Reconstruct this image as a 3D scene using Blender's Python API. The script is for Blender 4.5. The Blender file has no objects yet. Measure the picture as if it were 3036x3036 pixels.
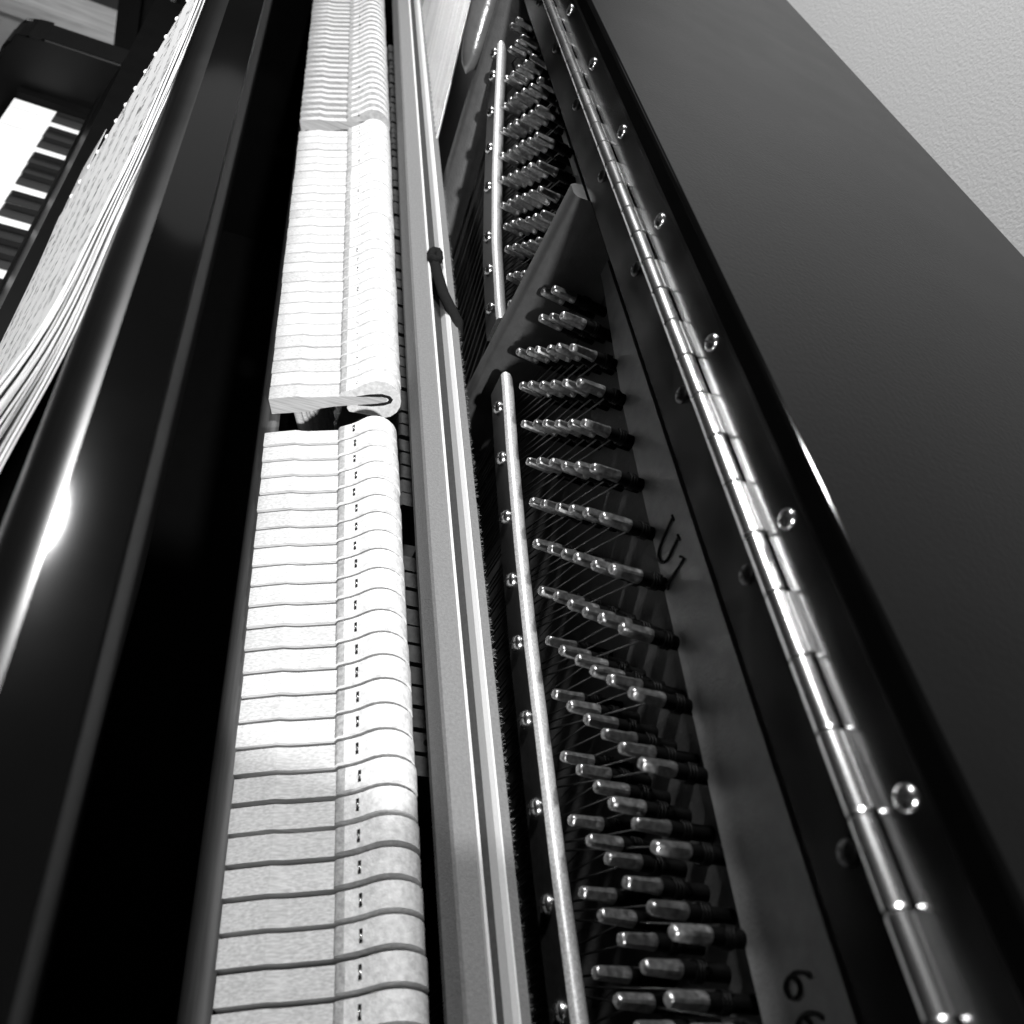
import bpy, math, random
from mathutils import Matrix, Vector
random.seed(7)
S = bpy.context.scene
C = S.collection
OZ = 1.35                       # height of the viewpoint above the floor; all piano heights below are given relative to it

# ------------------------------------------------------------------ camera
FPX = 2700.0
RWC = [[0.91575662, 0.20177718, 0.34738422],
       [-0.10167922, -0.72014305, 0.68633471],
       [0.38865301, -0.6638373, -0.63895921]]
cd = bpy.data.cameras.new('camera')
cam = bpy.data.objects.new('camera', cd)
C.objects.link(cam)
m = Matrix.Identity(4)
for i in range(3):
    m[i][0] = RWC[i][0]
    m[i][1] = -RWC[i][1]
    m[i][2] = -RWC[i][2]
m[2][3] = OZ
cam.matrix_world = m
cd.sensor_width = 36.0
cd.lens = 36.0 * FPX / 3036.0
cd.clip_start = 0.01
cd.clip_end = 60
cd.dof.use_dof = True
cd.dof.focus_distance = 0.53
cd.dof.aperture_fstop = 13.0
S.camera = cam

# ------------------------------------------------------------------ light
w = bpy.data.worlds.new('World')
S.world = w
w.use_nodes = True
w.node_tree.nodes['Background'].inputs[0].default_value = (1, 1, 1, 1)
w.node_tree.nodes['Background'].inputs[1].default_value = 0.024


def area(name, loc, target, size, size_y, power):
    l = bpy.data.lights.new(name, 'AREA')
    l.shape = 'ELLIPSE'
    l.size = size
    l.size_y = size_y
    l.energy = power
    o = bpy.data.objects.new(name, l)
    C.objects.link(o)
    p = Vector(loc) + Vector((0, 0, OZ))
    t = Vector(target) + Vector((0, 0, OZ))
    o.location = p
    o.rotation_euler = (t - p).to_track_quat('-Z', 'Y').to_euler()
    return o


area('far_room_lamp', (-0.32, 1.22, 1.00), (0.10, 0.35, -0.30), 0.16, 0.12, 38)
area('panel_reflection_fill', (-0.12, 3.0, 1.14), (0.0, 0.4, -0.2), 0.62, 0.56, 0.32)  # unseen dim source, added for the grey reflection on the panel top
l = bpy.data.lights.new('near_spot_lamp', 'SPOT')
l.energy = 165
l.spot_size = math.radians(24)
l.spot_blend = 0.7
l.shadow_soft_size = 0.035
o = bpy.data.objects.new('near_spot_lamp', l)
C.objects.link(o)
p = Vector((0.075, -1.00, 0.65 + OZ))
o.location = p
o.rotation_euler = (Vector((0.085, 0.60, -0.36 + OZ)) - p).to_track_quat('-Z', 'Y').to_euler()

S.view_settings.view_transform = 'Standard'
S.view_settings.look = 'None'
S.view_settings.gamma = 1.0
S.view_settings.exposure = 0.0
S.view_settings.use_curve_mapping = False
S.render.engine = 'CYCLES'
S.cycles.use_denoising = True
S.cycles.max_bounces = 8

# ------------------------------------------------------------------ materials


def nodes(name):
    mt = bpy.data.materials.new(name)
    mt.use_nodes = True
    nt = mt.node_tree
    return mt, nt, nt.nodes['Principled BSDF']


def g(v):
    return (v, v, v, 1)


def mat(name, col, rough=0.5, metal=0.0, noise=0.0, scale=60.0, stretch=(1, 1, 1), bump=0.0, bscale=None,
        rand=0.0, coat=0.0, spec=0.5, rnoise=0.0):
    mt, nt, b = nodes(name)
    b.inputs['Roughness'].default_value = rough
    b.inputs['Metallic'].default_value = metal
    b.inputs['Specular IOR Level'].default_value = spec
    if coat:
        b.inputs['Coat Weight'].default_value = coat
        b.inputs['Coat Roughness'].default_value = 0.09
    tc = nt.nodes.new('ShaderNodeTexCoord')
    mp = nt.nodes.new('ShaderNodeMapping')
    mp.inputs['Scale'].default_value = stretch
    oi = nt.nodes.new('ShaderNodeObjectInfo')
    ad = nt.nodes.new('ShaderNodeVectorMath')
    ad.operation = 'ADD'
    sc = nt.nodes.new('ShaderNodeVectorMath')
    sc.operation = 'SCALE'
    sc.inputs['Scale'].default_value = 7.3
    nt.links.new(oi.outputs['Random'], sc.inputs[0])
    nt.links.new(tc.outputs['Object'], mp.inputs[0])
    nt.links.new(mp.outputs[0], ad.inputs[0])
    nt.links.new(sc.outputs[0], ad.inputs[1])
    nz = nt.nodes.new('ShaderNodeTexNoise')
    nz.inputs['Scale'].default_value = scale
    nz.inputs['Detail'].default_value = 5
    nt.links.new(ad.outputs[0], nz.inputs['Vector'])
    mr = nt.nodes.new('ShaderNodeMapRange')
    mr.inputs['From Min'].default_value = 0.3
    mr.inputs['From Max'].default_value = 0.7
    mr.inputs['To Min'].default_value = 1 - noise
    mr.inputs['To Max'].default_value = 1 + noise * 0.4
    nt.links.new(nz.outputs['Fac'], mr.inputs[0])
    rr = nt.nodes.new('ShaderNodeMapRange')
    rr.inputs['To Min'].default_value = col * (1 - rand)
    rr.inputs['To Max'].default_value = col * (1 + rand)
    nt.links.new(oi.outputs['Random'], rr.inputs[0])
    mu = nt.nodes.new('ShaderNodeMath')
    mu.operation = 'MULTIPLY'
    nt.links.new(mr.outputs[0], mu.inputs[0])
    nt.links.new(rr.outputs[0], mu.inputs[1])
    cc = nt.nodes.new('ShaderNodeCombineColor')
    for i in range(3):
        nt.links.new(mu.outputs[0], cc.inputs[i])
    nt.links.new(cc.outputs[0], b.inputs['Base Color'])
    if rnoise:
        rn = nt.nodes.new('ShaderNodeMapRange')
        rn.inputs['To Min'].default_value = max(0.01, rough - rnoise)
        rn.inputs['To Max'].default_value = rough + rnoise
        nt.links.new(nz.outputs['Fac'], rn.inputs[0])
        nt.links.new(rn.outputs[0], b.inputs['Roughness'])
    if bump:
        n2 = nt.nodes.new('ShaderNodeTexNoise')
        n2.inputs['Scale'].default_value = bscale or scale
        n2.inputs['Detail'].default_value = 3
        nt.links.new(ad.outputs[0], n2.inputs['Vector'])
        bp = nt.nodes.new('ShaderNodeBump')
        bp.inputs['Strength'].default_value = 1.0
        bp.inputs['Distance'].default_value = bump
        nt.links.new(n2.outputs['Fac'], bp.inputs['Height'])
        nt.links.new(bp.outputs[0], b.inputs['Normal'])
    return mt


M = {}
M['lacquer'] = mat('black_polish', 0.002, 0.07, noise=0.2, scale=30, rnoise=0.015, spec=0.13)
M['panel'] = mat('black_polish_worn', 0.002, 0.07, noise=0.2, scale=18, rnoise=0.02, spec=0.30)
M['paneledge'] = mat('black_polish_rubbed_edge', 0.002, 0.30, noise=0.2, scale=22, rnoise=0.06, spec=0.34, coat=0.5)
M['deepblack'] = mat('black_dull', 0.003, 0.35, noise=0.2, scale=40, spec=0.07)
M['lidsatin'] = mat('black_satin_lid', 0.002, 0.25, noise=0.25, scale=25, bump=0.00014, bscale=520, spec=0.09, rnoise=0.04)
M['ironshade'] = mat('cast_iron_painted_shade', 0.06, 0.55, metal=0.2, noise=0.2, scale=140, bump=0.0002, bscale=700)  # darker copy of the plate iron, its shade put into the colour
M['feltband'] = mat('reinforced_felt', 0.44, 1.0, noise=0.35, scale=420, bump=0.0003, bscale=900, rand=0.1, spec=0.1)
M['barfront'] = mat('bar_front_painted_reflection', 0.03, 0.4, metal=0.6, noise=0.3, scale=300)  # front of the nickel bar; its dark reflection is put into the colour
M['satin'] = mat('black_satin', 0.003, 0.42, noise=0.2, scale=40, spec=0.3)
M['black'] = mat('black_paint', 0.003, 0.7, noise=0.3, scale=80, spec=0.2)
M['felt'] = mat('hammer_felt', 0.74, 1.0, noise=0.26, scale=330, bump=0.00025, bscale=900, rand=0.04, spec=0.1)
M['maple'] = mat('maple_wood', 0.58, 0.6, noise=0.30, scale=170, stretch=(0.30, 7, 7), bump=0.00006, bscale=250, rand=0.10, spec=0.25)
M['underfelt'] = mat('dark_underfelt', 0.015, 1.0, spec=0.1)
M['steel'] = mat('nickel_steel', 0.62, 0.24, metal=1.0, noise=0.25, scale=420, rand=0.06, rnoise=0.08)
M['pin'] = mat('pin_nickel', 0.50, 0.36, metal=0.95, noise=0.4, scale=500, rand=0.15, rnoise=0.12)
M['wire'] = mat('steel_wire', 0.13, 0.35, metal=1.0, noise=0.3, scale=300)
M['bluedsteel'] = mat('blued_steel', 0.016, 0.6, metal=1.0, noise=0.3, scale=300)
M['wound'] = mat('copper_wound_wire', 0.72, 0.42, metal=0.75, noise=0.25, scale=900, stretch=(1, 1, 3), bump=0.0003, bscale=1500, rand=0.1)
M['hinge'] = mat('hinge_metal', 0.80, 0.26, metal=1.0, noise=0.14, scale=260, stretch=(1, 0.08, 1), rnoise=0.08)
M['leaf'] = mat('hinge_leaf_metal', 0.30, 0.20, metal=1.0, noise=0.3, scale=60, stretch=(1, 0.5, 1), rnoise=0.08)
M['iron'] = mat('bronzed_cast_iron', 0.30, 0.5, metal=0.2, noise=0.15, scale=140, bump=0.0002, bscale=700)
M['irongloss'] = mat('bronzed_iron_gloss', 0.22, 0.28, metal=0.5, noise=0.2, scale=80, bump=0.0004, bscale=200)
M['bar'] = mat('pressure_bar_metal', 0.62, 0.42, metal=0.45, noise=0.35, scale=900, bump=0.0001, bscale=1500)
M['greyfelt'] = mat('grey_felt', 0.20, 1.0, noise=0.16, scale=700, bump=0.0003, bscale=1600, spec=0.05)
M['railglint'] = mat('painted_rail_glint', 0.72, 0.9, noise=0.06, scale=700, spec=0.1)  # pale strips along the muffler rail; edge glints are put into the colour
M['channelfelt'] = mat('channel_felt', 0.07, 1.0, noise=0.2, scale=500, spec=0.05)
M['darkfelt'] = mat('charcoal_felt', 0.014, 1.0, noise=0.2, scale=500, spec=0.05)
M['rail'] = mat('hammer_rail_wood', 0.09, 0.6, noise=0.25, scale=60, stretch=(10, 0.5, 10), bump=0.00005, bscale=300)
M['damper'] = mat('damper_wood', 0.045, 0.7, noise=0.4, scale=300, rand=0.25)
M['ivory'] = mat('white_key_top', 0.82, 0.2, noise=0.02, scale=60)
M['ebony'] = mat('black_key_top', 0.012, 0.22, noise=0.2, scale=60)
M['paper'] = mat('page_paper', 0.66, 0.8, noise=0.06, scale=200, rand=0.08, spec=0.2)
M['plastic'] = mat('white_plastic', 0.86, 0.35)
M['shelf'] = mat('shelf_wood', 0.66, 0.6, noise=0.3, scale=18, stretch=(0.6, 6, 6))
M['floor'] = mat('floor_grey', 0.45, 0.7, noise=0.2, scale=30)
M['ink'] = mat('dark_lettering', 0.004, 0.7)
for i, v in enumerate((0.02, 0.10, 0.45, 0.03, 0.16)):
    M['cover%d' % i] = mat('book_cover', v, 0.5, noise=0.2, scale=40)

# wall: painted plaster with an orange peel relief
mt, nt, b = nodes('painted_plaster')
b.inputs['Base Color'].default_value = g(0.49)
b.inputs['Roughness'].default_value = 0.9
tc = nt.nodes.new('ShaderNodeTexCoord')
nz = nt.nodes.new('ShaderNodeTexNoise')
nz.inputs['Scale'].default_value = 330
nz.inputs['Detail'].default_value = 4
nz.inputs['Roughness'].default_value = 0.55
nt.links.new(tc.outputs['Object'], nz.inputs['Vector'])
bp = nt.nodes.new('ShaderNodeBump')
bp.inputs['Strength'].default_value = 0.9
bp.inputs['Distance'].default_value = 0.0008
nt.links.new(nz.outputs['Fac'], bp.inputs['Height'])
nt.links.new(bp.outputs[0], b.inputs['Normal'])
M['wall'] = mt

# sheet music print: staves with clusters of notes, in metres on the page
mt, nt, b = nodes('printed_music')
b.inputs['Roughness'].default_value = 0.75
b.inputs['Specular IOR Level'].default_value = 0.2
uv = nt.nodes.new('ShaderNodeUVMap')
sp = nt.nodes.new('ShaderNodeSeparateXYZ')
nt.links.new(uv.outputs[0], sp.inputs[0])


def mth(op, a, b_=None, c_=None):
    n = nt.nodes.new('ShaderNodeMath')
    n.operation = op
    for i, v in enumerate((a, b_, c_)):
        if v is None:
            continue
        if isinstance(v, (int, float)):
            n.inputs[i].default_value = v
        else:
            nt.links.new(v, n.inputs[i])
    return n.outputs[0]


u_, v_ = sp.outputs[0], sp.outputs[1]
vm = mth('MODULO', mth('ADD', v_, 0.004), 0.034)
instaff = mth('LESS_THAN', vm, 0.0080)
inband = mth('LESS_THAN', vm, 0.0180)
ln = mth('LESS_THAN', mth('MODULO', vm, 0.0020), 0.00030)
line = mth('MULTIPLY', mth('MULTIPLY', ln, instaff), 0.3)
mpn = nt.nodes.new('ShaderNodeMapping')
mpn.inputs['Scale'].default_value = (165, 165, 1)
nt.links.new(uv.outputs[0], mpn.inputs[0])
vz = nt.nodes.new('ShaderNodeTexVoronoi')
vz.inputs['Scale'].default_value = 1.0
nt.links.new(mpn.outputs[0], vz.inputs['Vector'])
note = mth('LESS_THAN', vz.outputs['Distance'], 0.36)
n3 = nt.nodes.new('ShaderNodeTexNoise')
n3.inputs['Scale'].default_value = 70
nt.links.new(uv.outputs[0], n3.inputs['Vector'])
some = mth('GREATER_THAN', n3.outputs['Fac'], 0.44)
note = mth('MULTIPLY', mth('MULTIPLY', note, inband), some)
um = mth('MODULO', mth('ADD', u_, 0.003), 0.0067)
stem = mth('MULTIPLY', mth('MULTIPLY', mth('LESS_THAN', um, 0.0009), inband), some)
ink = mth('MINIMUM', mth('ADD', mth('ADD', line, note), mth('MULTIPLY', stem, 0.8)), 1.0)
mx = nt.nodes.new('ShaderNodeMix')
mx.data_type = 'RGBA'
nt.links.new(ink, mx.inputs['Factor'])
mx.inputs[6].default_value = g(0.86)
mx.inputs[7].default_value = g(0.03)
nt.links.new(mx.outputs[2], b.inputs['Base Color'])
M['print'] = mt

# ------------------------------------------------------------------ mesh helpers
PLOC = Vector((0.12, 0.6, 0.0))


class MB:
    def __init__(s):
        s.v, s.f, s.sm, s.mi = [], [], [], []

    def add(s, vs, fs, smooth=False, mi=0):
        o = len(s.v)
        s.v += [tuple(p) for p in vs]
        for f in fs:
            s.f.append(tuple(i + o for i in f))
            s.sm.append(smooth)
            s.mi.append(mi)

    def box(s, a, b, mi=0):
        x0, y0, z0 = a
        x1, y1, z1 = b
        vs = [(x0, y0, z0), (x1, y0, z0), (x1, y1, z0), (x0, y1, z0), (x0, y0, z1), (x1, y0, z1), (x1, y1, z1), (x0, y1, z1)]
        s.add(vs, [(0, 3, 2, 1), (4, 5, 6, 7), (0, 1, 5, 4), (1, 2, 6, 5), (2, 3, 7, 6), (3, 0, 4, 7)], False, mi)

    def loft(s, secs, smooth=True, caps=True, mi=0):
        n = len(secs[0])
        vs = [p for q in secs for p in q]
        fs = []
        for i in range(len(secs) - 1):
            for j in range(n):
                k = (j + 1) % n
                fs.append((i * n + j, i * n + k, (i + 1) * n + k, (i + 1) * n + j))
        s.add(vs, fs, smooth, mi)
        if caps:
            s.add(secs[0], [tuple(range(n - 1, -1, -1))], False, mi)
            s.add(secs[-1], [tuple(range(n))], False, mi)

    def prism(s, prof, y0, y1, smooth=False, mi=0):      # profile in X,Z swept along Y
        if smooth:
            s.loft([[(x, y0, z) for x, z in prof], [(x, y1, z) for x, z in prof]], True, True, mi)
        else:
            n = len(prof)
            for j in range(n):
                a, b_ = prof[j], prof[(j + 1) % n]
                s.add([(a[0], y0, a[1]), (b_[0], y0, b_[1]), (b_[0], y1, b_[1]), (a[0], y1, a[1])], [(0, 1, 2, 3)], False, mi)
            s.add([(x, y0, z) for x, z in prof], [tuple(range(n - 1, -1, -1))], False, mi)
            s.add([(x, y1, z) for x, z in prof], [tuple(range(n))], False, mi)

    def tube(s, pts, r, n=6, mi=0, caps=True):
        pts = [Vector(p) for p in pts]
        secs = []
        for i, p in enumerate(pts):
            d = (pts[min(i + 1, len(pts) - 1)] - pts[max(i - 1, 0)]).normalized()
            up = Vector((0, 0, 1)) if abs(d.z) < 0.9 else Vector((1, 0, 0))
            a = d.cross(up).normalized()
            b_ = d.cross(a)
            secs.append([p + (a * math.cos(t) + b_ * math.sin(t)) * r for t in [2 * math.pi * k / n for k in range(n)]])
        s.loft(secs, True, caps, mi)

    def mesh(s, name, mats, dz=OZ):
        me = bpy.data.meshes.new(name)
        me.from_pydata([(x, y, z + dz) for x, y, z in s.v], [], s.f)
        me.polygons.foreach_set('use_smooth', s.sm)
        me.polygons.foreach_set('material_index', s.mi)
        for q in (mats if isinstance(mats, (list, tuple)) else [mats]):
            me.materials.append(M[q])
        me.update()
        import bmesh
        bm = bmesh.new()
        bm.from_mesh(me)
        bmesh.ops.recalc_face_normals(bm, faces=bm.faces)
        bm.to_mesh(me)
        bm.free()
        return me


def put(name, me, parent=None, mw=None):
    o = bpy.data.objects.new(name, me)
    C.objects.link(o)
    if parent is not None:
        o.parent = parent
        o.matrix_parent_inverse = parent.matrix_world.inverted() if parent.type == 'EMPTY' else WM[parent.name].inverted()
    wm = mw or Matrix.Identity(4)
    o.matrix_basis = wm
    WM[o.name] = wm
    return o


WM = {}


def tag(o, label=None, cat=None, group=None, kind=None):
    if label:
        o['label'] = label
    if cat:
        o['category'] = cat
    if group:
        o['group'] = group
    if kind:
        o['kind'] = kind
    return o


def empty(name, loc):
    o = bpy.data.objects.new(name, None)
    C.objects.link(o)
    o.location = loc
    o.empty_display_size = 0.05
    o.matrix_world = Matrix.Translation(loc)
    return o


def T(x, y, z):
    return Matrix.Translation((x, y, z + OZ))


def lerp(tab, y):
    if y <= tab[0][0]:
        return tab[0][1]
    for (a, p), (b_, q) in zip(tab, tab[1:]):
        if y <= b_:
            return p + (q - p) * (y - a) / (b_ - a)
    return tab[-1][1]


def smoothcurve(tab, n=10):
    return [(tab[0][0] + (tab[-1][0] - tab[0][0]) * i / n, lerp(tab, tab[0][0] + (tab[-1][0] - tab[0][0]) * i / n)) for i in range(n + 1)]


# ------------------------------------------------------------------ setting
mb = MB()
mb.box((0.53, -1.5, -1.35), (0.60, 4.0, 1.2))
tag(put('wall', mb.mesh('wall', 'wall')), kind='structure')
mb = MB()
mb.box((-3.0, -1.5, -1.40), (0.53, 4.0, -1.35))
tag(put('floor', mb.mesh('floor', 'floor')), kind='structure')

# ------------------------------------------------------------------ piano case
P = empty('upright_piano', PLOC)
tag(P, 'polished black upright piano with open lid showing hammers, tuning pins and strings', 'piano')


def part(name, mb, mats, parent=None):
    return put(name, mb.mesh(name, mats), parent or P)


Y0, Y1 = -0.005, 1.285          # inner faces of the treble and bass sides
KA = 1.25                      # inner face of the bass arm


def rr(x0, x1, z0, z1, r, corners, n=6):
    """rounded rectangle profile in X,Z; corners: subset of 'lt','rt' """
    p = [(x0, z0), (x1, z0)]
    if 'rt' in corners:
        p += [(x1 - r + r * math.cos(a), z1 - r + r * math.sin(a)) for a in [math.pi / 2 * k / n for k in range(n + 1)]]
    else:
        p.append((x1, z1))
    if 'lt' in corners:
        p += [(x0 + r - r * math.sin(a), z1 - r + r * math.cos(a)) for a in [math.pi / 2 * k / n for k in range(n + 1)]]
    else:
        p.append((x0, z1))
    return p


def sides(name, prof, y0, y1, mats, n0=2, parent=None):
    """prism whose rounded runs shade smooth"""
    mb = MB()
    mb.prism(prof, y0, y1)
    for i in range(len(prof)):
        mb.sm[i] = False
    return part(name, mb, mats, parent)


# front panel: flat top with a rounded front edge and a thin bevelled inner edge
prof = [(-0.039, -0.62), (-0.0072, -0.62), (-0.0072, -0.1961), (-0.0081, -0.1951)]
r = 0.0135
prof += [(-0.039 + r - r * math.sin(a), -0.195 - r + r * math.cos(a)) for a in [math.pi / 2 * k / 12 for k in range(13)]]
mb = MB()
secs = [[(x, y, z) for x, z in prof] for y in (Y0 - 0.02, Y1)]
n = len(prof)
for j in range(n):
    k = (j + 1) % n
    mb.add([secs[0][j], secs[0][k], secs[1][k], secs[1][j]], [(0, 1, 2, 3)], False)
mb.add(secs[0], [tuple(range(n - 1, -1, -1))])
mb.add(secs[1], [tuple(range(n))])
for j in range(4, 16):
    mb.mi[j] = 1
mb.mi[2] = 1
mb.mi[1] = 2
me = mb.mesh('front_panel', ['panel', 'paneledge', 'black'])
# weld so that the round front edge shades smoothly
import bmesh
bm = bmesh.new()
bm.from_mesh(me)
bmesh.ops.remove_doubles(bm, verts=bm.verts, dist=1e-6)
for f in bm.faces:
    f.smooth = True
for e in bm.edges:
    if len(e.link_faces) == 2 and e.calc_face_angle(0) > 0.5:
        e.smooth = False
bm.to_mesh(me)
bm.free()
put('front_panel', me, P)

mb = MB(); mb.box((-0.0335, Y0 - 0.035, -1.34), (0.50, Y0, -0.197)); part('side_wall', mb, 'lacquer')
mb = MB(); mb.box((-0.0335, Y1 + 0.001, -1.34), (0.50, Y1 + 0.045, -0.197)); part('side_wall', mb, 'lacquer')
mb = MB(); mb.box((-0.12, Y0, -0.80), (0.50, Y1, -0.76)); part('keybed', mb, 'black')
mb = MB(); mb.box((0.235, Y0, -1.30), (0.255, Y1, -0.45)); part('soundboard', mb, 'black')
mb = MB(); mb.box((0.2125, Y0, -0.45), (0.49, Y1, -0.1885)); part('pin_block', mb, 'black')

# bass arm with a rounded front corner
ap = [(-0.305, -0.80), (-0.034, -0.80), (-0.034, -0.549)]
ap += [(-0.305 + 0.045 - 0.045 * math.sin(a), -0.553 - 0.045 + 0.045 * math.cos(a)) for a in [math.pi / 2 * k / 8 for k in range(9)]]
mb = MB(); mb.prism(ap, KA - 0.004, KA + 0.048)
me = mb.mesh('key_arm', 'satin')
bm = bmesh.new(); bm.from_mesh(me)
bmesh.ops.remove_doubles(bm, verts=bm.verts, dist=1e-6)
ed = [e for e in bm.edges if len(e.link_faces) == 2 and e.calc_face_angle(0) > 1.0 and all(v.co.z > 0.6 for v in e.verts)]
bmesh.ops.bevel(bm, geom=ed, offset=0.003, segments=3, affect='EDGES')
for f in bm.faces:
    f.smooth = False
bm.to_mesh(me); bm.free()
put('key_arm', me, P)
mb = MB(); mb.box((-0.28, KA - 0.020, -0.66), (-0.10, KA - 0.0045, -0.622)); part('key_block', mb, 'deepblack')
mb = MB(); mb.box((-0.300, Y0, -0.72), (-0.284, KA - 0.005, -0.655)); part('key_slip', mb, 'lacquer')
mb = MB(); mb.box((-0.283, Y0, -0.735), (-0.034, KA - 0.005, -0.700)); part('key_bed_board', mb, 'black')

# fallboard leaning back behind the keys, its nose strip, and the music ledge
mb = MB(); mb.prism([(-0.187, -0.604), (-0.178, -0.606), (-0.124, -0.468), (-0.132, -0.464)], Y0, KA - 0.005)
fb = part('fallboard', mb, 'deepblack')
mb = MB(); mb.prism([(-0.1915, -0.612), (-0.180, -0.6125), (-0.1785, -0.607), (-0.188, -0.604), (-0.191, -0.6065)], Y0, KA - 0.005)
part('nose_strip', mb, 'deepblack', fb)
mb = MB(); mb.prism([(-0.1835, -0.5955), (-0.1845, -0.596), (-0.183, -0.592), (-0.182, -0.5925)], Y0, KA - 0.006)
part('trim_line', mb, 'bluedsteel', fb)
mb = MB(); mb.box((-0.136, Y0, -0.4645), (-0.0405, KA - 0.005, -0.4545)); part('music_ledge', mb, 'deepblack')

# ------------------------------------------------------------------ keys
ZK = -0.631
PW = 0.02345
mb = MB(); mb.box((-0.281, -0.0114, -0.022), (-0.11, 0.0114, 0.0)); wk = mb.mesh('white_key', 'ivory', 0)
mb = MB()
bs = [[(x, y * w_, z) for x, w_, z in ((-0.2325, 1, 0.0),)] for y in (0,)]
a = [(-0.2325, -0.0055, 0.0), (-0.11, -0.0055, 0.0), (-0.11, 0.0055, 0.0), (-0.2325, 0.0055, 0.0)]
t = [(-0.2265, -0.0045, 0.0115), (-0.11, -0.0045, 0.0125), (-0.11, 0.0045, 0.0125), (-0.2265, 0.0045, 0.0115)]
t0 = [(-0.2285, -0.0050, 0.0095), (-0.11, -0.0050, 0.0110), (-0.11, 0.0050, 0.0110), (-0.2285, 0.0050, 0.0095)]
mb.loft([a, t0, t], False)
bk = mb.mesh('black_key', 'ebony', 0)
ya0 = 1.2165                      # centre of the lowest white key
names = 'ABCDEFG'
for i in range(52):
    y = ya0 - i * PW
    put('white_key', wk, P, T(0, y, ZK + random.uniform(-.0002, .0002)))
    nm = names[i % 7]
    if nm in 'ACDFG' and i < 51:
        off = {'A': .002, 'C': -.0025, 'D': .0025, 'F': -.003, 'G': 0}[nm]
        put('black_key', bk, P, T(0, y - PW / 2 - off, ZK))

# ------------------------------------------------------------------ hammers
TILT = math.radians(22)


def hammer_meshes(wd, k=1.0, kt=1.0):
    """u runs along the wood towards the strings, v up; k scales the head, kt the tail"""
    h = wd / 2
    c, s_ = math.cos(TILT), math.sin(TILT)

    def R(pts, e=0):
        return [(u * c - v * s_, u * s_ + v * c) for u, v in pts]
    wood = [(-.0454 * kt, .0060), (-.0400 * kt, .0064), (-.0262 * kt, .0071), (-.0215 * kt, .0060), (-.0180 * kt, .0056), (0, .0052), (.012, .0040), (.022, .0030),
            (.0268, .0020), (.0282, .0002), (.0268, -.0016), (.022, -.0024), (.010, -.0026), (-.004, -.0030), (-.013, -.0040), (-.020, -.0062), (-.0454 * kt, -.0066)]
    wood = [(u * (k if u > 0 else 1), v) for u, v in wood]
    felt = [(0, .0050), (.0003, .0066), (.0016, .0080), (.0045, .0088), (.0085, .0099), (.0125, .0116), (.0160, .0136), (.0190, .0150), (.0220, .0156), (.0250, .0154), (.0285, .0142),
            (.0318, .0115), (.0345, .0075), (.0360, .0030), (.0362, -.002), (.0352, -.0065), (.0328, -.0108), (.0290, -.0138), (.0245, -.0148), (.0195, -.0138), (.014, -.0112),
            (.008, -.0090), (.0045, -.0078), (.0035, -.0050), (.004, -.003)]
    felt = [(u * k, v * (0.6 + 0.4 * k) if abs(v) > .006 else v) for u, v in felt]
    und = []
    outer = [(.010, .0043), (.018, .0055), (.0255, .0052), (.0300, .0030), (.0315, 0.0), (.0300, -.0030), (.0255, -.0046), (.018, -.0048), (.010, -.0032)]
    inner = [(.0105, .0041), (.018, .0035), (.0255, .0026), (.0280, .0016), (.0290, 0.0), (.0280, -.0014), (.0255, -.0020), (.018, -.0026), (.0105, -.0027)]
    outer = [(u * k, v) for u, v in outer]
    inner = [(u * k, v) for u, v in inner]
    mbw = MB(); mbw.prism(R(wood), -h - .00025, h + .00025)
    mbf = MB(); mbf.prism(R(felt), -h, h, smooth=True)
    for i in (0, 1, 2):
        mbf.mi[i] = 1
    mbu = MB()
    n_ = len(outer)
    for sgn in (-1, 1):
        y = sgn * (h + .00018)
        vs = [(x, y, z) for x, z in R(outer)] + [(x, y, z) for x, z in R(inner)]
        vs2 = [(x, sgn * (h - .001), z) for x, _, z in vs]
        mbu.add(vs, [(i, i + 1, n_ + i + 1, n_ + i) for i in range(n_ - 1)])
        mbu.add(vs + vs2, [(i, i + 1, 2 * n_ + i + 1, 2 * n_ + i) for i in range(n_ - 1)])
    mbs = MB()           # staple: two dark pricked ends with the bright wire between them, sunk in the felt
    us = .0108 * k
    p0 = R([(us - .0007, .01075)])[0]
    p1 = R([(us + .0007, .01140)])[0]
    q0 = R([(us - .0007, .0095)])[0]
    q1 = R([(us + .0007, .0095)])[0]
    for (ya, yb) in ((-.0027, -.0012), (.0004, .0027)):
        mbs.prism([q0, q1, p1, p0], ya, yb, mi=0)
    cx, cz = R([(us, .01085)])[0]
    mbs.tube([(cx, -.0014, cz), (cx, -.0007, cz + .0004), (cx, .0001, cz + .0003), (cx, .0006, cz)], .00055, 6, 1)
    mbk = MB()
    a_ = R([(-.030 * kt, -.005)])[0]
    b_ = R([(-.024 * kt, -.125)])[0]
    mbk.tube([(a_[0], 0, a_[1]), (b_[0], 0, b_[1])], .0028, 8)
    return [mbw.mesh('hammer', 'maple', 0), mbf.mesh('felt', ['felt', 'feltband'], 0), mbu.mesh('underfelt', 'underfelt', 0),
            mbs.mesh('staple', ['underfelt', 'steel'], 0), mbk.mesh('shank', 'maple', 0)]


XJ = [(0.0, .1003), (0.114, .0986), (0.431, .0908), (0.88, .0868), (1.25, .083)]


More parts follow.
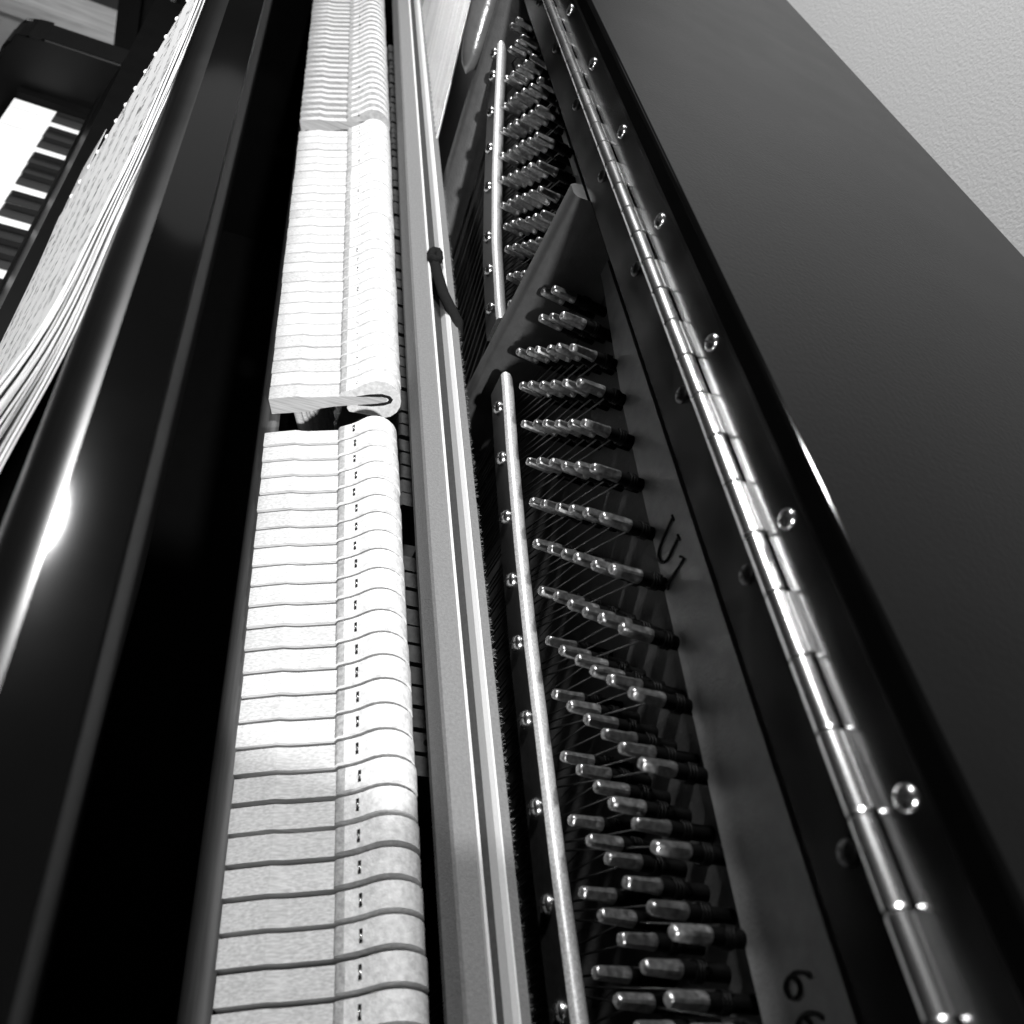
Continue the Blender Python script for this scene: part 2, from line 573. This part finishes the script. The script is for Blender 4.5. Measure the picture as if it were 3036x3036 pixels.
def hammer(me, y, z, yaw=0.0, lift=0.0):
    x = lerp(XJ, y)
    mw = T(x + random.uniform(-.0003, .0003), y, z + random.uniform(-.0003, .0003)) @ Matrix.Rotation(yaw, 4, 'Z') @ Matrix.Rotation(-lift, 4, 'Y')
    o = put('hammer', me[0], P, mw)
    for nm, q in zip(('felt', 'underfelt', 'staple', 'shank'), me[1:]):
        du = random.uniform(-.0006, .0006)
        put(nm, q, o, mw @ Matrix.Translation((du * .80, random.uniform(-.0006, .0006), du * .60 + .00025)) if nm == 'staple' else mw)


PH = 0.0138
h1 = hammer_meshes(.0110, 1.0)
h2 = hammer_meshes(.0119, 1.10)
h3 = hammer_meshes(.0062, 1.16)
for i in range(34):
    y = 0.4365 - i * PH
    if y > Y0 + .01:
        hammer(h1, y, -.380)
for i in range(29):
    hammer(h2, 0.4820 + i * PH, -.3800, lift=random.uniform(-.002, .002))
for i in range(27):
    hammer(h3, 0.9110 + i * PH, -.3850, yaw=math.radians(-4))

# rest rail in front of the hammer tails
rp = [(.045, -.430), (.0560, -.430), (.0560, -.4025)] + [(.056 - .003 - .008 * math.sin(a), -.4025 - .016 + .016 * math.cos(a)) for a in [math.pi / 2 * k / 7 for k in range(8)]]
mb = MB(); mb.prism(rp, Y0, Y1, smooth=True); part('hammer_rail', mb, 'rail')

# ------------------------------------------------------------------ dampers
mb = MB(); mb.prism([(.140, -.445), (.168, -.445), (.168, -.4105), (.1665, -.409), (.1415, -.408), (.140, -.4095)], -.0057, .0057)
dm = mb.mesh('damper', 'damper', 0)
mb = MB()
mb.tube([(.1525, 0, -.4092), (.1525, 0, -.4078)], .0018, 10)
ds = mb.mesh('screw', 'bluedsteel', 0)
for i in range(74):
    y = 0.235 + i * PH
    if .385 < y < .425 or y > Y1 - .01:
        continue
    mw = T(random.uniform(-.001, .001), y, random.uniform(-.0015, .001))
    o = put('damper', dm, P, mw)
    put('screw', ds, o, mw)

# ------------------------------------------------------------------ muffler rail
XL = [(0.05, .1355), (0.35, .1300), (0.6, .1277), (1.25, .1270)]
ZR = -.335
rail = None


def along(prof_fn, name, mats, y0, y1, n, parent, smooth=False):
    mb = MB()
    ys = [y0 + (y1 - y0) * i / n for i in range(n + 1)]
    secs = [[(x, y, z) for x, z in prof_fn(y)] for y in ys]
    m_ = len(secs[0])
    for j in range(m_):
        k = (j + 1) % m_
        col = []
        for s in secs:
            col += [s[j], s[k]]
        mb.add(col, [(2 * i, 2 * i + 1, 2 * i + 3, 2 * i + 2) for i in range(n)], smooth)
    mb.add(secs[0], [tuple(range(m_ - 1, -1, -1))])
    mb.add(secs[-1], [tuple(range(m_))])
    return part(name, mb, mats, parent)


def xr(f, y):       # position across the rail, 0 at its left, 1 at its right edge
    a = lerp(XL, y)
    return a + (.1612 - a) * f


rail = along(lambda y: [(xr(.02, y), -.358), (xr(.98, y), -.358), (xr(.98, y), -.3535), (xr(.02, y), -.3535)], 'muffler_rail', 'damper', Y0, Y1, 12, P)
along(lambda y: [(xr(0, y), -.3534), (xr(.38, y), -.3534), (xr(.38, y), -.336), (xr(.36, y), -.3345), (xr(.03, y), -.3350), (xr(0, y), -.337)], 'felt_strip', 'greyfelt', Y0, Y1, 12, rail)
along(lambda y: [(xr(.381, y), -.3533), (xr(.47, y), -.3533), (xr(.47, y), -.3370), (xr(.44, y), -.3345), (xr(.381, y), -.3338)], 'glint_strip', 'railglint', Y0, Y1, 12, rail)
along(lambda y: [(xr(.471, y), -.3532), (xr(.735, y), -.3532), (xr(.735, y), -.3455), (xr(.66, y), -.3500), (xr(.471, y), -.3520)], 'channel', 'channelfelt', Y0, Y1, 12, rail)
along(lambda y: [(xr(.736, y), -.3531), (xr(.80, y), -.3531), (xr(.80, y), -.3342), (xr(.775, y), -.3342), (xr(.736, y), -.3375)], 'glint_strip', 'railglint', Y0, Y1, 12, rail)
along(lambda y: [(xr(.801, y), -.3534), (xr(1.0, y), -.3534), (xr(1.0, y), -.338), (xr(.97, y), -.3352), (xr(.801, y), -.3343)], 'felt_strip', 'greyfelt', Y0, Y1, 12, rail)
# loose fibres on the felt's edge
mb = MB()
for i in range(1500):
    y = random.uniform(0.02, 0.75)
    x = .1611
    z = -.336 - random.random() * .004
    L = random.uniform(.0008, .0026)
    d = Vector((random.uniform(.5, 1), random.uniform(-.8, .8), random.uniform(-.2, .9))).normalized() * L
    p = Vector((x, y, z)); q = p + d * .6 + Vector((0, random.uniform(-.0004, .0004), 0)); e_ = p + d
    t_ = Vector((0, .00007, .00004))
    mb.add([p - t_, p + t_, q + t_ * .8, q - t_ * .8, e_], [(0, 1, 2, 3), (3, 2, 4)])
tag(part('felt_fibres', mb, 'greyfelt', rail), kind='stuff')
# dark cord knotted round the rail
mb = MB()
kx, ky, kz = .1455, .612, -.3325
pts = []
for i in range(26):
    a = i / 25 * 4.2 * math.pi
    pts.append((kx + .0032 * math.cos(a) + .0006 * math.sin(2.3 * a), ky + .0075 * math.sin(a) * (1 - .3 * i / 25), kz + .0016 * math.sin(1.7 * a) + .0012))
mb.tube(pts, .0030, 7)
mb.tube([(kx, ky - .004, kz - .001), (.1472, .592, -.3335), (.1505, .568, -.3335), (.1555, .551, -.3338), (.1600, .538, -.3345), (.1618, .530, -.342)], .0042, 7)
part('cord_knot', mb, 'darkfelt', rail)

# ------------------------------------------------------------------ plate, struts, pins and strings
BEND = [(-.05, -.262), (.076, -.259), (.357, -.241), (.461, -.2265), (.52, -.2235), (1.25, -.2235)]
plate = along(lambda y: [(.2110, -.445), (.2120, -.445), (.2120, -.1885), (.2110, -.1885)], 'iron_plate', 'ironshade', Y0, Y1, 12, P)
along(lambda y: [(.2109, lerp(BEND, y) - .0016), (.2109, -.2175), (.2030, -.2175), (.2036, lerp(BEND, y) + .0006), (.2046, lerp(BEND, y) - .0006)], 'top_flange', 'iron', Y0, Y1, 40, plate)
mb = MB(); mb.box((.2355, Y0, -.98), (.2400, Y1, -.46))


def strut(ya, lean, zt, zb, xc, wid, mats, foot=.010):
    mb = MB()
    secs = []
    for i in range(9):
        z = zt + (zb - zt) * i / 8
        y = ya + lean * (z - zt)
        s = [(.2109, y - foot, z)]
        for k in range(1, 6):
            a = k / 6
            s.append((.2109 - (.2109 - xc - .004) * (a ** 2.2), y - foot * (1 - a) ** 1.6, z))
        s += [(xc + .002, y - .0004, z), (xc, y + .003, z), (xc, y + wid - .003, z), (xc + .003, y + wid, z), (.2109, y + wid + .012, z)]
        secs.append(s)
    mb.loft(secs, True)
    return mb


part('strut', strut(.4595, -.072, -.1885, -.62, .168, .016, 'iron'), 'ironshade', plate)
part('strut', strut(.812, .42, -.1885, -.62, .163, .022, 'iron', .022), 'ironshade', plate)
# glossy rounded boss at the head of the bass strut
mb = MB()
secs = []
for i in range(11):
    t = i / 10
    rad = .0165 * math.sin(math.pi * min(1, .25 + .75 * t)) ** .6 if t < 1 else .0006
    rad = .0175 * math.sqrt(max(0.0012, 1 - t ** 2.4))
    secs.append([(.1575 + rad * .72 * math.cos(a), .832 - .030 * t + rad * math.sin(a), -.200 - .062 * t) for a in [2 * math.pi * k / 16 for k in range(16)]])
mb.loft(secs, True)
part('strut_boss', mb, 'irongloss', plate)

# pressure bars
ZB = [(-.05, -.3250), (.094, -.3236), (.149, -.3233), (.2144, -.3212), (.257, -.3200), (.319, -.3162), (.392, -.3092), (.438, -.3035), (.478, -.3000), (.515, -.2968), (.5835, -.287), (.6535, -.270), (.7257, -.2482), (.8023, -.2226)]


def barprof(y):
    z = lerp(ZB, y)
    return [(.1722, z - .0200), (.1840, z - .0200), (.1842, z - .0120), (.1818, z - .0070), (.1795, z - .0032), (.1772, z - .0008), (.1745, z), (.1728, z - .0010), (.1720, z - .0030)]


bars = []
for (a, b_) in ((Y0, .448), (.500, .7985)):
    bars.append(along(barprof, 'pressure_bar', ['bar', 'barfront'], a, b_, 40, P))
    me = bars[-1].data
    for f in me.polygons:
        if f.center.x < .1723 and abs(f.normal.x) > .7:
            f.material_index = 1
    bm = bmesh.new(); bm.from_mesh(me)
    bmesh.ops.remove_doubles(bm, verts=bm.verts, dist=1e-6)
    for f in bm.faces:
        f.smooth = len(f.verts) == 4
    for e in bm.edges:
        if len(e.link_faces) == 2 and e.calc_face_angle(0) > 0.9:
            e.smooth = False
    bm.to_mesh(me); bm.free()


def screw_mesh(r, h, nm='screw', slot=True, mt='steel'):
    """domed head facing -X, origin on the surface"""
    mb = MB()
    n_ = 16
    secs = []
    for f, hh in ((1.0, 0), (1.0, .25), (.93, .52), (.75, .80), (.5, .95), (.22, 1.0)):
        secs.append([(-h * hh, r * f * math.cos(a), r * f * math.sin(a)) for a in [2 * math.pi * k / n_ for k in range(n_)]])
    mb.loft(secs, True)
    if slot:
        mb.box((-h * 1.03, -r * .62, -r * .10), (-h * .6, r * .62, r * .10), 1)
        mb.box((-h * 1.035, -r * .10, -r * .62), (-h * .6, r * .10, r * .62), 1)
    return mb.mesh(nm, [mt, 'ink'], 0)


sc_bar = screw_mesh(.0046, .0034)
for y in (.0565, .0965, .1357, .1765, .2193, .2611, .2993, .3417, .3849, .4252, .5188, .5584, .5933, .6452, .6859, .7259, .7659, .7920):
    mw = T(.1721, y, lerp(ZB, y) - .0092) @ Matrix.Rotation(random.uniform(0, 3), 4, 'X')
    put('screw', sc_bar, bars[0] if y < .47 else bars[1], mw)

# tuning pins: squared tapering head, round shank, wire coil
mb = MB()
secs = []
for (s_, r_, sq) in ((0, .0011, .0), (.0003, .0020, .3), (.0010, .0027, .9), (.0022, .0029, 1), (.0115, .0033, 1), (.0138, .0033, .4), (.0150, .0031, 0), (.0370, .0031, 0)):
    ring = []
    for k in range(16):
        a = 2 * math.pi * (k + .5) / 16
        c_, n_ = math.cos(a), math.sin(a)
        q = 1 / max(abs(c_), abs(n_))
        rad = r_ * ((1 - sq) + sq * min(1.0, .77 * q))
        ring.append((s_, rad * c_, rad * n_))
    secs.append(ring)
mb.loft(secs, False)
for i, f in enumerate(mb.f):
    xs = [mb.v[j][0] for j in f]
    mb.sm[i] = min(xs) >= .0139 or max(xs) < .0011
    mb.mi[i] = 1 if min(xs) >= .0145 else 0
pin_me = mb.mesh('tuning_pin', ['pin', 'bluedsteel'], 0)
mb = MB()
mb.tube([(.0205 + .0046 * i / 36,   .0036 * math.cos(i * math.pi / 6), .0036 * math.sin(i * math.pi / 6)) for i in range(37)], .00058, 5)
coil_me = mb.mesh('wire_coil', 'bluedsteel', 0)
ZLOW1 = [(.05, -.309), (.19, -.309), (.2185, -.307), (.275, -.304), (.332, -.2995), (.389, -.295), (.446, -.287), (.475, -.284)]
ZLOW2 = [(.502, -.288), (.554, -.278), (.61, -.273), (.66, -.261), (.706, -.247), (.735, -.236), (.772, -.216), (.80, -.208)]
AX = Vector((1, 0, -.12)).normalized()


def pin(y, z):
    rot = Vector((1, 0, 0)).rotation_difference(AX).to_matrix().to_4x4()
    wob = Matrix.Rotation(random.uniform(-.015, .015), 4, 'Z') @ Matrix.Rotation(random.uniform(-.015, .015), 4, 'Y')
    mw = T(.175 + random.uniform(-.0008, .0006), y, z) @ wob @ rot @ Matrix.Rotation(random.uniform(0, 1.6), 4, 'X')
    o = put('tuning_pin', pin_me, P, mw)
    put('wire_coil', coil_me, o, mw)


def string(y, z, ys, zbar, dy, r=.0005):
    mb = MB()
    x0 = .175 + .0230
    zz = -.92
    yb = ys + dy * (zbar - zz)
    mb.tube([(x0, y + .0040, z - .003), (.1852, ys, zbar - .018), (.1852, ys, zbar - .026), (.192, yb, zz)], r, 5, caps=False)
    part('string', mb, 'wire')


cols = [.0746 + .0288 * i for i in range(16)]
for ci, yc in enumerate(cols):
    z0 = lerp(ZLOW1, yc)
    st = .0108 + (.0114 - .0108) * min(1, max(0, (yc - .19) / .1)) - max(0, yc - .40) * .02
    for k in range(6):
        if (yc > .46 and k < 3) or (yc > .49 and k < 4):
            continue
        y = yc - .0127 * k + random.uniform(-.0006, .0006)
        z = z0 + st * k + random.uniform(-.0005, .0005)
        if y < Y0 + .02:
            continue
        pin(y, z)
        note, si = k // 3, k % 3
        ys = yc - .010 - note * .0144 - si * .0034 + .004
        if ys < .447:
            string(y, z, ys, lerp(ZB, ys), 0.05)
for ci in range(12):
    yc = .5020 + .0264 * ci
    z0 = lerp(ZLOW2, yc)
    for k in range(6):
        y = yc - .0128 * k + random.uniform(-.0006, .0006)
        z = z0 + .0092 * k + random.uniform(-.0005, .0005)
        if y < .486 or z > -.194:
            continue
        pin(y, z)
        note, si = k // 3, k % 3
        ys = yc - .002 - note * .0130 - si * .0033 + .004
        if ys > .49:
            string(y, z, ys, lerp(ZB, ys), -0.35)
# wound bass strings crossing in front
for i in range(30):
    mb = MB()
    ym = .831 + .0118 * i + random.uniform(-.0004, .0004)
    mb.tube([(.1600, ym + .80 * .115, -.224), (.1590, ym, -.339), (.1560, ym - .80 * .56, -.90)], .0016 + .00004 * i, 7, caps=False)
    part('bass_string', mb, 'wound')

# raised lettering on the flange
XF = .2031


def glyph(*strokes):
    mb = MB()
    for pts, r in strokes:
        mb.tube([(XF - .0002, y, z + .0022) for y, z in pts], r, 6)
    part('letter', mb, 'ink', plate)


def spl(pts, n=4):
    out = []
    for i in range(len(pts) - 1):
        p0, p1, p2, p3 = pts[max(i - 1, 0)], pts[i], pts[i + 1], pts[min(i + 2, len(pts) - 1)]
        for j in range(n):
            t = j / n
            out.append(tuple(.5 * (2 * p1[d] + (p2[d] - p0[d]) * t + (2 * p0[d] - 5 * p1[d] + 4 * p2[d] - p3[d]) * t * t + (3 * p1[d] - p0[d] - 3 * p2[d] + p3[d]) * t ** 3) for d in (0, 1)))
    return out + [pts[-1]]


glyph((spl([(.2641, -.2306), (.2614, -.2382), (.2583, -.2450), (.2552, -.2473), (.2513, -.2464), (.2493, -.2422), (.2508, -.2366), (.2526, -.2308)]), .00062),
      ([(.2656, -.2308), (.2622, -.2305)], .0005), ([(.2542, -.2310), (.2508, -.2307)], .0005))
glyph(([(.2437, -.2334), (.2411, -.2313), (.2398, -.2394), (.2384, -.2470)], .00072), ([(.2404, -.2473), (.2364, -.2470)], .0005))
six = [(.0771, -.2322), (.0790, -.2345), (.0802, -.2385), (.0798, -.2422), (.0779, -.2447), (.0752, -.2440), (.0740, -.2415), (.0750, -.2388), (.0772, -.2382), (.0793, -.2398)]
glyph((spl(six), .0007))
glyph((spl([(y - .0112, z) for y, z in six]), .0007))

# ------------------------------------------------------------------ lid and long hinge
XE = .1755
YA, YB = Y0 - .045, Y1 + .055
mb = MB(); mb.prism(rr(XE, .505, -.186, -.1605, .0015, ('lt',), 3), YA, YB); part('rear_lid', mb, 'lacquer')
lp = [(XE, -.1575), (.452, -.1575), (.452, -.133), (.450, -.131)] + [(XE + .0022 - .0022 * math.sin(a), -.131 - .0022 + .0022 * math.cos(a)) for a in [math.pi / 2 * k / 6 for k in range(7)]]
mb = MB(); mb.prism(lp, YA, YB)
mb.mi[3] = 1
me = mb.mesh('lid_flap', ['lacquer', 'lidsatin'])
bm = bmesh.new(); bm.from_mesh(me)
bmesh.ops.remove_doubles(bm, verts=bm.verts, dist=1e-6)
for f in bm.faces:
    f.smooth = True
for e in bm.edges:
    if len(e.link_faces) == 2 and e.calc_face_angle(0) > 0.5:
        e.smooth = False
bm.to_mesh(me); bm.free()
put('lid_flap', me, P)

LK = .0231
mb = MB(); mb.box((XE - .0011, YA + .01, -.1845), (XE - .0001, YB - .01, -.1622)); hl = part('hinge', mb, 'leaf')
mb = MB(); mb.box((XE - .0011, YA + .01, -.1562), (XE - .0001, YB - .01, -.1408)); part('upper_leaf', mb, 'leaf', hl)


def knuckle(up):
    mb = MB()
    n_ = 20
    r_ = .0034
    secs = []
    for y, f in ((0, .86), (.0006, 1.0), (LK - .0011, 1.0), (LK - .0005, .86)):
        secs.append([(r_ * f * math.cos(a), y, r_ * f * math.sin(a)) for a in [2 * math.pi * k / n_ for k in range(n_)]])
    mb.loft(secs[:2], True, False)
    mb.loft(secs[1:3], True, False)
    mb.loft(secs[2:], True, False)
    mb.add(secs[0], [tuple(range(n_ - 1, -1, -1))])
    mb.add(secs[3], [tuple(range(n_))])
    if up:
        mb.box((.0010, .0007, .0), (.0035, LK - .0011, .0036))
    else:
        mb.box((.0010, .0007, -.0036), (.0035, LK - .0011, .0))
    return mb.mesh('knuckle', 'hinge', 0)


kn = [knuckle(True), knuckle(False)]
yk = .2298 - 12 * LK
i = 0
while yk < YB - .03:
    if yk > YA + .01:
        put('knuckle', kn[i % 2], hl, T(XE - .0043, yk, -.1592))
    yk += LK
    i += 1
sc_h = screw_mesh(.0036, .0018)
sc_l = screw_mesh(.0034, .0016, mt='wire')  # lower screws: darker metal, the shade they sit in is put into the colour
for i in range(-1, 14):
    y = .0899 + .0912 * i
    put('screw', sc_h, hl, T(XE - .0011, y, -.1468) @ Matrix.Rotation(random.uniform(0, 3), 4, 'X'))
    put('screw', sc_l, hl, T(XE - .0011, y - .003, -.1705) @ Matrix.Rotation(random.uniform(0, 3), 4, 'X'))

# ------------------------------------------------------------------ music book on the ledge
BS = 1.15
RIGHT = [(.1889, -.0430), (.2206, -.0401), (.2499, -.0381), (.2791, -.0375), (.3379, -.0366), (.382, -.0351), (.51, -.0318), (.575, -.0310), (.62, -.0306)]
FACE = [(.17, -.0600), (.2209, -.0512), (.2461, -.0470), (.2814, -.0450), (.323, -.0439), (.377, -.0422), (.4908, -.0412), (.563, -.0412), (.62, -.0425)]
RIGHT = [(a * BS, b_ * BS) for a, b_ in RIGHT]
FACE = [(a * BS, b_ * BS) for a, b_ in FACE]
B = empty('music_book', (-.09, .46, OZ - .512))
tag(B, 'open comb-bound music book with printed white pages leaning on the black front panel', 'book')
LEAN = .35


def sheet(f, y0, y1, ztop, zbot, th, mats, name, print_=False, wob=0.0, n=36):
    """curved page block; f: 0 at the back of the book, 1 at the open page"""
    mb = MB()
    front, back = [], []
    ph = random.uniform(0, 6)
    nz_ = 5
    for j in range(nz_ + 1):
        for i in range(n + 1):
            y = y0 + (y1 - y0) * i / n
            a, b_ = lerp(RIGHT, y), lerp(FACE, y)
            a2 = (lerp(RIGHT, y - .02) + lerp(RIGHT, y + .02)) / 2
            b2 = (lerp(FACE, y - .02) + lerp(FACE, y + .02)) / 2
            a, b_ = (a + a2) / 2, (b_ + b2) / 2
            z = ztop + (zbot - ztop) * j / nz_
            x = a + (b_ - a) * f - LEAN * (-.23 - z) + wob * math.sin(ph + y * 22) * (1 - j / nz_)
            front.append((x - th, y, z))
            back.append((x, y, z))
    N = n + 1
    fs = [(j * N + i, j * N + i + 1, (j + 1) * N + i + 1, (j + 1) * N + i) for j in range(nz_) for i in range(n)]
    mb.add(front, fs, True, 0)
    mb.add(back, fs, True, 1)
    mb.add(front[:N] + back[:N], [(i, i + 1, N + i + 1, N + i) for i in range(n)], False, 1)
    for c_ in (0, n):
        mb.add([front[j * N + c_] for j in range(nz_ + 1)] + [back[j * N + c_] for j in range(nz_ + 1)], [(j, j + 1, nz_ + 2 + j, nz_ + 1 + j) for j in range(nz_)], False, 1)
    mb.add([front[nz_ * N + i] for i in range(N)] + [back[nz_ * N + i] for i in range(N)], [(i, i + 1, N + i + 1, N + i) for i in range(n)], False, 1)
    me = mb.mesh(name, mats)
    if print_:
        ul = me.uv_layers.new(name='UVMap')
        for lp_ in me.loops:
            co = me.vertices[lp_.vertex_index].co
            ul.data[lp_.index].uv = (co.y, (ztop + OZ - co.z))
    return put(name, me, B)


NP = 12
for i in range(NP):
    f = i / (NP - 1)
    zt = -.23 - (.0006 * random.random()) - (.0015 if i % 5 == 3 else 0)
    th = .00030 + .00035 * random.random()
    last = i == NP - 1
    sheet(f, .172, .711 - .002 * random.random(), zt, -.452, th, ['print' if last else 'paper', 'paper'], 'page', last, 0 if last else .0004)
# a wider loose sheet behind the pages, sticking out on the far side
sheet(.97, .35, .800, -.412, -.4535, .0003, ['paper', 'paper'], 'loose_sheet')
mb = MB()
mb.tube([(.0015 * math.cos(a) - .0002, .0026 * math.sin(a) - .0030, 0) for a in [2 * math.pi * k / 12 for k in range(12)]], .0012, 6)
ring = mb.mesh('binding_ring', 'plastic', 0)
for i in range(14):
    z = -.240 - .0146 * i
    y = .712
    x = lerp(FACE, y) - LEAN * (-.23 - z)
    put('binding_ring', ring, B, T(x + .001, y, z))

# ------------------------------------------------------------------ bookcase behind the bass end
K = empty('bookcase', (-.45, 2.25, 0))
tag(K, 'low pale wooden bookcase beyond the bass end of the piano', 'bookcase')
mb = MB(); mb.box((-.90, 2.05, -.885), (-.2455, 2.42, -.855)); put('shelf_board', mb.mesh('shelf_board', 'shelf'), K)
mb = MB(); mb.box((-.90, 2.08, -1.349), (-.2455, 2.42, -1.31)); put('shelf_board', mb.mesh('shelf_board', 'shelf'), K)
mb = MB(); mb.box((-.90, 2.421, -1.35), (-.2455, 2.44, -.40)); put('back_board', mb.mesh('back_board', 'black'), K)
mb = MB(); mb.box((-.90, 2.055, -1.309), (-.2455, 2.075, -.8865)); put('lower_panel', mb.mesh('lower_panel', 'floor'), K)
mb = MB(); mb.box((-.285, 2.00, -1.35), (-.245, 2.05, -.40)); put('post', mb.mesh('post', 'black'), K)
mb = MB(); mb.box((-.94, 2.05, -1.35), (-.901, 2.42, -.40)); put('side_board', mb.mesh('side_board', 'shelf'), K)
labs = ['dark book standing leftmost on the bookcase board', 'mid grey book beside the leftmost dark one on the board', 'pale book with printed spine on the bookcase board',
        'black book just behind the dark post on the bookcase']
for i, (x0, x1, h_) in enumerate(((-.52, -.465, .24), (-.46, -.415, .20), (-.412, -.372, .22), (-.368, -.29, .25))):
    mb = MB(); mb.prism([(x0, -.8548), (x1, -.8548), (x1, -.8548 + h_), (x0 + .002, -.8548 + h_)], 2.17 + .01 * (i % 2), 2.36)
    bk_ = put('shelved_book', mb.mesh('shelved_book', 'cover%d' % i))
    tag(bk_, labs[i], 'book', 'books on the bookcase')
D = empty('dark_cabinet', (.05, 2.2, 0))
tag(D, 'dark cabinet with panelled doors between the bookcase and the wall', 'cabinet')
mb = MB(); mb.box((-.243, 2.02, -1.35), (.50, 2.44, .10)); put('carcass', mb.mesh('carcass', 'satin'), D)
for x0 in (-.236, .132):
    mb = MB(); mb.box((x0, 2.000, -1.30), (x0 + .36, 2.0195, .08)); dr = put('door', mb.mesh('door', 'satin'), D)
    mb = MB(); mb.tube([(x0 + .05, 1.985, -.74), (x0 + .05, 1.975, -.72), (x0 + .05, 1.975, -.64), (x0 + .05, 1.985, -.62)], .006, 8); put('handle', mb.mesh('handle', 'steel'), dr)
